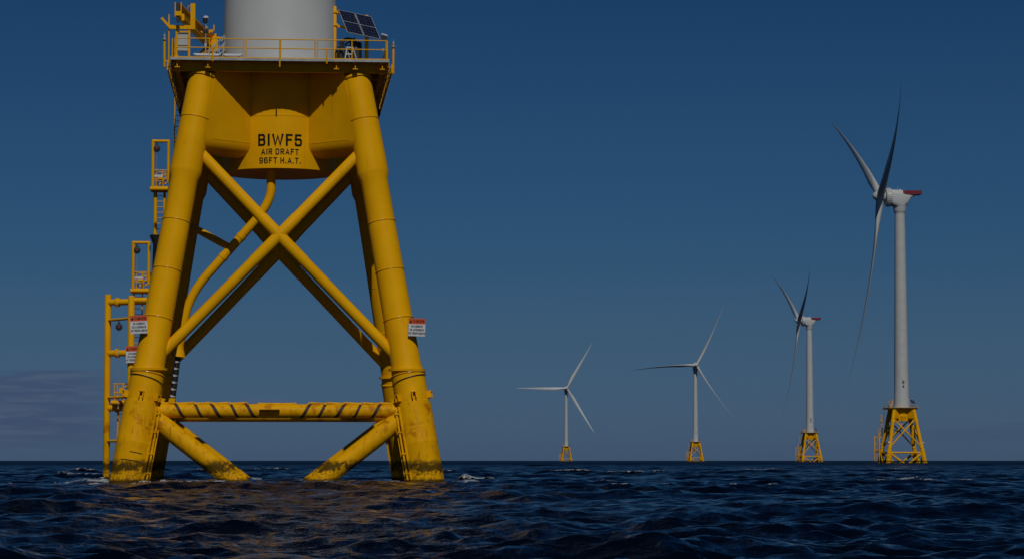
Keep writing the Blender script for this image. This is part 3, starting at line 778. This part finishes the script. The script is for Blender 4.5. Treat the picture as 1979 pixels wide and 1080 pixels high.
    if rotor:
        yaw, phase, pitch = rotor
        for ch, zc in (('B', 31.3), (str(idx), 29.6)):
            part('lettering', f'tl{idx}{ch}', 'letter', lambda: text_mesh('lettering', [(ch, .12, zc, 1.3)], 'letter', bend=2.90, weight=.17), tw)
        Y = Matrix.Rotation(yaw - rz, 4, 'Z'); T = Matrix.Translation((0, 0, HUBZ))
        nc = part('nacelle', 'nac', 'blade', nacelle_mb, root); nc.matrix_basis = T @ Y
        hp = part('hoist_platform', 'heli', 'red', heli_mb, nc)
        tilt = Matrix.Rotation(-R(3.8), 4, 'X'); HM = T @ Y @ Matrix.Translation((0, -OVER, .5)) @ tilt
        hb = part('hub', 'hub', 'blade', hub_mb, root); hb.matrix_basis = HM @ Matrix.Rotation(phase, 4, 'Y')
        for k in range(3):
            b = part('blade', 'blade', 'blade', blade_mb, root, angle=60)
            b.matrix_basis = HM @ Matrix.Rotation(phase + k * 2 * math.pi / 3, 4, 'Y') @ Matrix.Rotation(pitch, 4, 'Z')
    return root

# ------------------------------------------------------------ things on the platforms
def at(root, x, y, z): return tuple(root.location + root.rotation_euler.to_matrix() @ Vector((x, y, z)))
def crane(root, label, near):
    ox, oy = -4.0, -1.0
    e = empty('deck_crane', at(root, ox, oy, DZ), root.rotation_euler.z, label, 'crane', 'deck cranes on the platforms')
    def bx(fn):
        def g():
            m = fn(); m.v = [(x - ox, y - oy, z - DZ) for x, y, z in m.v]; return m
        return g
    def boom():
        m = MB(); p, q = Vector((-5.18, -3.4, 23.98)), Vector((-3.70, 2.4, 23.22)); 
        m.beam(p, q, .10, .50); u = Vector((0, 0, .27)); m.beam(p + u, q + u, .36, .05); m.beam(p - u, q - u, .36, .05)
        m.box(p + Vector((-.15, -.06, 0)), (.05, .10, .74)); m.box(p + Vector((.15, -.06, 0)), (.05, .10, .74)); m.box(p + Vector((.0, -.09, -.2)), (.26, .12, .22)); m.box((-4.95, -3.2, 23.62), (.16, .30, .34)); return m
    def ped():
        m = MB(); m.lathe([(.42, 0), (.42, .08), (.30, .1), (.30, 1.5), (.38, 1.52), (.38, 1.65)], 24, (-3.72, 2.5, DZ))
        m.box((-3.6, 2.5, 23.3), (.45, .6, .75)); m.box((-3.72, 2.1, 23.78), (.34, .3, .14)); m.box((-3.86, 2.1, 23.9), (.06, .3, .22)); m.box((-3.50, 2.1, 23.95), (.06, .3, .30)); m.box((-3.45, 1.9, 22.9), (.35, .5, .5))
        m.beam((-4.2, 1.0, 22.3), (-3.7, 2.2, 23.0), .2, .22); return m
    def cradle():
        m = MB(); y = -3.0
        m.beam((-5.65, y, 23.15), (-4.34, y, 23.15), .20, .20); m.beam((-4.45, y, 23.05), (-4.45, y, 24.37), .24, .24)
        m.beam((-5.6, y, 23.12), (-6.04, y, 23.62), .22, .12)
        for x in (-5.27, -4.63): m.sweep([(x, y, DZ), (x, y, 23.1)], .062, 12)
        m.beam((-5.27, y, 22.92), (-4.63, y, 22.92), .06, .08)
        m.sweep([(-5.66, y + .05, DZ), (-5.66, y + .05, 23.82)], .04, 10)
        m.path([(-4.7, y, 24.1), (-4.7, y, 24.25), (-4.5, y, 24.25)], .02, 6)
        m.box((-5.3, y - .3, 21.5), (.3, .3, .3)); return m
    def cabinet(): return MB().box((-4.95, -2.75, 22.55), (.52, .4, .62)).box((-4.95, -2.75, 22.08), (.52, .4, .22))
    def hook(): return MB().box((-5.18, -3.44, 24.12), (.22, .06, .40)).box((-5.18, -3.44, 23.48), (.18, .08, .30)).sweep([(-5.02, -3.3, 23.95), (-3.75, 2.2, 23.85)], .02, 6)
    part('boom', 'cr_boom', 'yellow', bx(boom), e); part('pedestal', 'cr_ped', 'yellow', bx(ped), e); part('boom_rest', 'cr_cradle', 'yellow', bx(cradle), e)
    part('cabinet', 'cr_cab', 'cabinet', bx(cabinet), e); part('hook', 'cr_hook', 'black', bx(hook), e)
    return e
def solar(root, label):
    ox, oy = 3.8, -1.0
    e = empty('solar_array', at(root, ox, oy, DZ), root.rotation_euler.z, label, 'solar panel', 'solar arrays on the platforms')
    def bx(fn):
        def g():
            m = fn(); m.v = [(x - ox, y - oy, z - DZ) for x, y, z in m.v]; return m
        return g
    TL, TR, BL = Vector((3.00, -.7, 24.55)), Vector((4.71, -.7, 24.20)), Vector((3.45, -1.9, 23.20))
    U, W = TR - TL, BL - TL
    nrm = U.cross(W).normalized()
    if nrm.y > 0: nrm = -nrm
    def quad(u0, u1, w0, w1, off, th):
        m = MB(); c = [TL + U * a + W * b for a, b in ((u0, w0), (u1, w0), (u1, w1), (u0, w1))]
        vs = [p + nrm * off for p in c] + [p + nrm * (off - th) for p in c]
        return m.add(vs, [(0, 1, 2, 3), (7, 6, 5, 4), (0, 4, 5, 1), (1, 5, 6, 2), (2, 6, 7, 3), (3, 7, 4, 0)])
    for i, (u0, u1) in enumerate(((0, .485), (.515, 1))):
        p = part('panel', f'sp{i}', 'cabinet', bx(lambda: quad(u0, u1, 0, 1, .02, .05)), e, smooth=False)
        def cells():
            m = MB(); n, k = 5, 8; du = (u1 - u0 - .02) / n
            for a in range(n):
                for b in range(k):
                    w0 = .012 + b * .97 / k + (.012 if b >= k // 2 else 0); uu = u0 + .01 + a * du
                    q = quad(uu + .0007, uu + du - .0007, w0 + .0008, w0 + .97 / k - .003, .023, .002); m.add(q.v, q.f)
            return m
        part('cell_grid', f'sc{i}', 'cell', bx(cells), p, smooth=False)
    def posts(x, y, z): return MB().sweep([(x, y, DZ), (x, y, z), (x, y, z + .04)], [.10, .10, .07], 14)
    part('post', 'so_p0', 'yellow', bx(lambda: posts(2.82, -.8, 24.68)), e); part('post', 'so_p1', 'yellow', bx(lambda: posts(4.5, -.3, 24.32)), e)
    def br():
        m = MB()
        for z in (24.42, 23.74):
            m.beam((2.66, -.93, z), (2.98, -.93, z), .05, .11); m.beam((2.66, -.67, z), (2.98, -.67, z), .05, .11); m.beam((2.9, -.55, z), (3.75, -.50, z - .16), .09, .12); m.beam((3.0, -.42, z), (4.5, -.30, z - .25), .06, .08)
        return m
    part('bracket', 'so_b', 'yellow', bx(br), e)
    return e
def lantern(root, x, label):
    y = -4.6; e = empty('navigation_lantern', at(root, x, y, DZ), root.rotation_euler.z, label, 'lantern', 'navigation lanterns on the deck corners')
    s = -1 if x < 0 else 1; z0 = -.40 if x < 0 else -.62; z1 = .95 if x < 0 else .72
    part('post', f'la_p{s}', 'yellow', lambda: MB().sweep([(-s * .22, 0, z0 + .02), (0, 0, z0), (0, 0, z1)], .062, 12).box((-s * .12, 0, z0 + .3), (.24, .06, .06)), e)
    def head(): return MB().lathe([(.13, z1), (.13, z1 + .03), (.085, z1 + .04), (.085, z1 + .16), (.105, z1 + .17), (.105, z1 + .20), (.06, z1 + .21), (.05, z1 + .29), (.01, z1 + .31)], 16).sweep([(0, 0, z1 + .3), (0, 0, z1 + .42)], .012, 6)
    part('lamp_head', f'la_h{s}', 'steel', head, e)
    return e
def sensor_mast(root):
    e = empty('sensor_mast', at(root, -3.78, -3.5, DZ), root.rotation_euler.z, 'slim grey mast with a white capped black sensor, beside the crane boom', 'mast')
    part('pole', 'sm_p', 'steel', lambda: MB().sweep([(0, 0, 0), (0, 0, 2.3)], .034, 10).box((0, 0, .9), (.12, .1, .2)).sweep([(0, 0, .5), (.2, .2, 0)], .02, 6).sweep([(0, 0, .5), (-.2, .2, 0)], .02, 6).box((0, 0, .25), (.14, .14, .3)), e)
    part('sensor', 'sm_s', 'black', lambda: MB().lathe([(.10, 2.02), (.125, 2.05), (.125, 2.26)], 16, (-.03, 0, 0)).box((0, 0, 1.62), (.30, .22, .14)), e)
    part('cap', 'sm_c', 'white', lambda: MB().lathe([(.14, 2.265), (.14, 2.33), (.08, 2.38)], 16), e)
    part('bracket', 'sm_b', 'yellow', lambda: MB().beam((-.25, .02, 1.6), (-.1, .02, 1.48), .06, .06).beam((-.12, .02, 1.48), (.14, .02, 1.48), .06, .07).beam((.12, .02, 1.5), (.30, .02, 1.66), .06, .06), e)
def flood(root):
    e = empty('floodlight', at(root, 5.3, -3.6, DZ), root.rotation_euler.z, 'small tilted black floodlight with a pale hood behind the right end of the railing', 'floodlight')
    part('pole', 'fl_p', 'steel', lambda: MB().sweep([(.02, 0, 0), (.10, 0, 1.4)], .022, 8).box((-.08, 0, .75), (.1, .1, .14)), e)
    rot = Matrix.Rotation(R(-24), 3, 'Y').to_3x3()
    rot = Matrix.Rotation(R(18), 3, 'Y')
    part('lamp_body', 'fl_b', 'black', lambda: MB().box((-.04, -.05, 1.36), (.24, .22, .20), rot), e)
    part('hood', 'fl_h', 'white', lambda: MB().box((.0, -.05, 1.50), (.32, .28, .06), rot), e)
def stairs(root):
    e = empty('access_stair', at(root, -3.4, -1.2, DZ), root.rotation_euler.z, 'pale aluminium stair with slanting handrails leaning against the near tower', 'stair')
    def rails():
        m = MB()
        for y in (-.35, .35):
            for dz in (.0, .45, .95): m.beam((-.30, y, .15 + dz * .8), (.55, y, .95 + dz * .8), .05, .06)
            for t in (0, .33, .66, 1): x = -.3 + .85 * t; z = .15 + .8 * t; m.sweep([(x, y, z), (x, y, z + .76)], .022, 6)
        m.sweep([(-.3, -.35, .17), (-.3, .35, .17)], .025, 6); m.sweep([(.55, -.35, .97), (.55, .35, .97)], .025, 6)
        return m
    part('handrail', 'st_r', 'steel', rails, e)
    part('tread', 'st_t', 'steel', lambda: [MB()][0].box((-.2, 0, .24), (.22, .7, .03)).box((.0, 0, .43), (.22, .7, .03)).box((.2, 0, .62), (.22, .7, .03)).box((.4, 0, .81), (.22, .7, .03)).box((-.2, 0, .11), (.06, .6, .22)).box((.45, 0, .40), (.06, .6, .8)), e)
    part('landing_bracket', 'st_b', 'yellow', lambda: MB().beam((.14, .1, 1.0), (.14, .1, 1.62), .07, .09).beam((.1, .1, 1.66), (.42, .1, 1.64), .07, .09).beam((.5, .05, .3), (.5, .05, 1.4), .12, .10), e)
def gratings(root):
    for i, (x0, x1, lb) in enumerate(((-4.36, -3.0, 'left of two pale grating sections laid behind the front railing by the crane'), (-3.08 + .2, -1.92, 'right of two pale grating sections laid behind the front railing near the tower'))):
        e = empty('grating_section', at(root, (x0 + x1) / 2, -3.95, DZ), root.rotation_euler.z, lb, 'grating', 'grating sections on the near deck')
        w = x1 - x0
        part('grate', f'gr{i}', 'white', lambda: MB().box((0, 0, .33), (w, .5, .06)).box((0, -.27, .30), (w * .86, .05, .10)), e)
        part('support', f'gs{i}', 'steel', lambda: MB().box((-w * .35, 0, .15), (.06, .4, .30)).box((w * .35, 0, .15), (.06, .4, .30)).box((0, 0, .12), (.10, .3, .12)), e)
def equipment(root):
    e = tag(part('cable_drum', 'drum', 'black', lambda: MB().lathe([(.30, 0), (.31, .1), (.31, 1.45), (.26, 1.52), (.1, 1.54)], 24).box((0, -.3, .9), (.3, .06, .5)), None), 'tall black drum standing under the solar panels on the near deck', 'drum')
    e.location = at(root, 3.92, -1.0, DZ); e.rotation_euler = (0, 0, root.rotation_euler.z)
    rnd = random.Random(3)
    def hoses():
        m = MB()
        for i in range(11):
            p = Vector((rnd.uniform(-.62, -.1), rnd.uniform(-.1, .1), rnd.uniform(0, .3))); q = Vector((rnd.uniform(-.45, .45), rnd.uniform(-.1, .1), rnd.uniform(1.3, 1.8)))
            c = Vector((rnd.uniform(-1.0, .5), -.1, rnd.uniform(.3, 1.9))); m.path(arc(p, c, q, 8), rnd.uniform(.025, .05), 7)
        for i in range(4): m.path(arc((rnd.uniform(-.5, -.3), 0, 1.5), (-.1, 0, rnd.uniform(1.6, 2.0)), (rnd.uniform(.3, .6), 0, rnd.uniform(1.5, 1.7)), 6), .04, 7)
        m.box((-.3, .25, .62), (.55, .25, 1.0)); return m
    e = tag(part('hose_bundle', 'hoses', 'black', hoses, None), 'tangle of black hoses and cables below the solar panels on the near deck', 'hoses')
    e.location = at(root, 3.5, -.9, DZ); e.rotation_euler = (0, 0, root.rotation_euler.z)
    e = empty('stepladder', at(root, 3.62, -2.3, DZ), root.rotation_euler.z, 'white open stepladder in front of the black hoses on the near deck', 'ladder')
    part('ladder_frame', 'sl_f', 'white', lambda: MB().beam((-.36, 0, .0), (-.20, 0, 1.05), .045, .06).beam((.0, 0, .0), (.10, 0, 1.05), .045, .06).beam((-.22, 0, 1.05), (.12, 0, 1.05), .1, .05).beam((-.34, 0, .12), (.01, 0, .12), .08, .05).beam((-.31, 0, .40), (.04, 0, .40), .08, .05).beam((-.27, 0, .70), (.07, 0, .70), .08, .05), e)
    part('rear_leg', 'sl_r', 'white', lambda: MB().beam((.10, 0, 1.05), (.48, .5, 0), .04, .06).beam((-.2, .06, 1.05), (.1, .55, 0), .03, .04), e)
    b = tag(part('tool_crate', 'crate', 'white', lambda: MB().box((0, 0, .13), (.55, .4, .26)).box((0, 0, .29), (.6, .44, .06)).box((-.2, -.21, .18), (.1, .04, .06)), None), 'low white crate beside the stepladder on the near deck', 'crate')
    b.location = at(root, 3.08, -2.4, DZ); b.rotation_euler = (0, 0, root.rotation_euler.z)
def hoist(root, x, y, z, drop, label):
    e = empty('hoist_block', at(root, x, y, z), root.rotation_euler.z, label, 'hoist', 'fall arrest blocks on the ladder way')
    part('block', 'ho_b', 'black', lambda: MB().sweep([(0, 0, -.02), (0, 0, -.20)], .03, 8).lathe([(.05, -.12), (.17, -.10), (.19, 0), (.17, .10), (.05, .12)], 20, (0, 0, -.34), 'y').box((0, 0, -.16), (.14, .10, .10)), e)
    part('plate', 'ho_r', 'red', lambda: MB().lathe([(.07, -.135), (.07, -.122)], 14, (0, 0, -.34), 'y'), e)
    part('wire', f'ho_w{drop}', 'steel', lambda: MB().sweep([(0, 0, -.45), (.0, 0, -.45 - drop)], .012, 6).box((0, 0, -.50 - drop), (.07, .05, .12)), e)
SIGN_G = 'warning signs on the jackets'
def sign(root, x, y, z, yaw, roll, label, tiny=False):
    e = empty('warning_sign', at(root, x, y, z), root.rotation_euler.z + yaw, label, 'sign', SIGN_G)
    e.rotation_euler = (0, roll, root.rotation_euler.z + yaw); e.scale = (.89, 1, .91)
    part('panel', 'si_p', 'white', lambda: MB().box((0, 0, -.15), (.94, .03, .66)), e, smooth=False)
    part('header', 'si_h', 'redpanel', lambda: MB().box((0, 0, .335), (.94, .034, .31)), e, smooth=False)
    part('bracket', 'si_b', 'yellow', lambda: MB().box((0, .09, .2), (.7, .14, .06)).box((0, .09, -.2), (.7, .14, .06)), e)
    if not tiny:
        def txt():
            me = text_mesh('lettering', [('WARNING', .09, .335, .165), ('NO MOORING', 0, .055, .125), ('NO ANCHORING', 0, -.135, .125), ('NO TRESPASSING', 0, -.325, .125)], 'letter', weight=.17, wide=.70, gap=.16)
            return me
        o = part('lettering', 'si_t', 'letter', txt, e); o.location = (0, -.0205, 0)
        o = part('symbol', 'si_s', 'letter', lambda: MB().add([(-.42, 0, .245), (-.27, 0, .245), (-.345, 0, .425)], [(0, 1, 2)]), e, smooth=False); o.location = (0, -.0205, 0)

# ------------------------------------------------------------ the five turbines
JAX = math.atan2(538 - 989.5, 5200)       # heading of the near foundation, all jackets stand parallel to it
near = build_turbine(5, (140 * math.sin(JAX), 140 * math.cos(JAX), 0), -JAX, 'nearest turbine, huge yellow four-legged jacket with only the foot of its pale tower in view', None, True)
b4 = build_turbine(4, (153.65, 1062, .6), -JAX, 'largest whole turbine, far right, blades edge-on and marked B 4 on its tower', (R(-85.1), R(60), 0), False)
b3 = build_turbine(3, (222.3, 2010, .6), -JAX, 'mid-sized turbine with edge-on blades, standing just left of the largest whole turbine', (R(-83.4), R(60), 0), False)
b2 = build_turbine(2, (201.3, 2955, .3), -JAX, 'small turbine facing the viewer with thin curved feathered blades and a drooping left blade', (R(5), R(31), R(-72)), False)
b1 = build_turbine(1, (78.2, 3890, 0), -JAX, 'smallest and farthest turbine, broad straight blades with one level to the left', (R(6), R(30), R(-4)), False)

crane(near, 'yellow davit crane resting on its cradle at the left end of the nearest deck', True)
crane(b4, 'tiny yellow crane on the deck of the largest whole turbine', False)
crane(b3, 'tiny yellow crane on the deck of the mid-sized turbine with edge-on blades', False)
crane(b2, 'tiny yellow crane on the deck of the turbine with drooping curved blades', False)
crane(b1, 'tiny yellow crane on the deck of the farthest, smallest turbine', False)
solar(near, 'pair of tilted dark blue solar panels on yellow posts, right of the nearest tower')
solar(b4, 'tiny dark solar array on the deck of the largest whole turbine')
solar(b3, 'tiny dark solar array on the deck of the mid-sized turbine with edge-on blades')
solar(b2, 'tiny dark solar array on the deck of the turbine with drooping curved blades')
solar(b1, 'tiny dark solar array on the deck of the farthest, smallest turbine')
lantern(near, -5.81, 'small grey lantern on a yellow post at the left corner of the nearest deck')
lantern(near, 5.72, 'small grey lantern on a yellow post at the right corner of the nearest deck')
sensor_mast(near); flood(near); stairs(near); gratings(near); equipment(near)
hoist(near, -6.66, 6.70, 18.38, 1.0, 'dark round hoist block hanging in the upper gate frame on the ladder way')
hoist(near, -7.67, 6.60, 12.83, 1.6, 'dark round hoist block hanging in the lower gate frame on the ladder way')
hoist(near, -8.60, 6.6, 8.68, 4.2, 'dark round hoist block hanging from the bar between the boat landing posts')
sign(near, 6.82, -6.98, 7.72, R(-6), R(2.0), 'warning sign overhanging the outer edge of the right front leg of the nearest jacket')
sign(near, -6.84, -6.98, 7.80, R(10), R(-3.0), 'warning sign overhanging the outer edge of the left front leg of the nearest jacket')
sign(near, -7.72, 5.12, 6.80, R(10), R(-2.0), 'warning sign on the boat landing, partly hidden behind the left front leg')
sign(b4, 6.82, -6.98, 7.72, R(-40), 0, 'tiny warning sign on the right front leg of the largest whole turbine', True)
sign(b4, -6.84, -6.98, 7.80, R(4), 0, 'tiny white warning sign on the left front leg of the largest whole turbine', True)
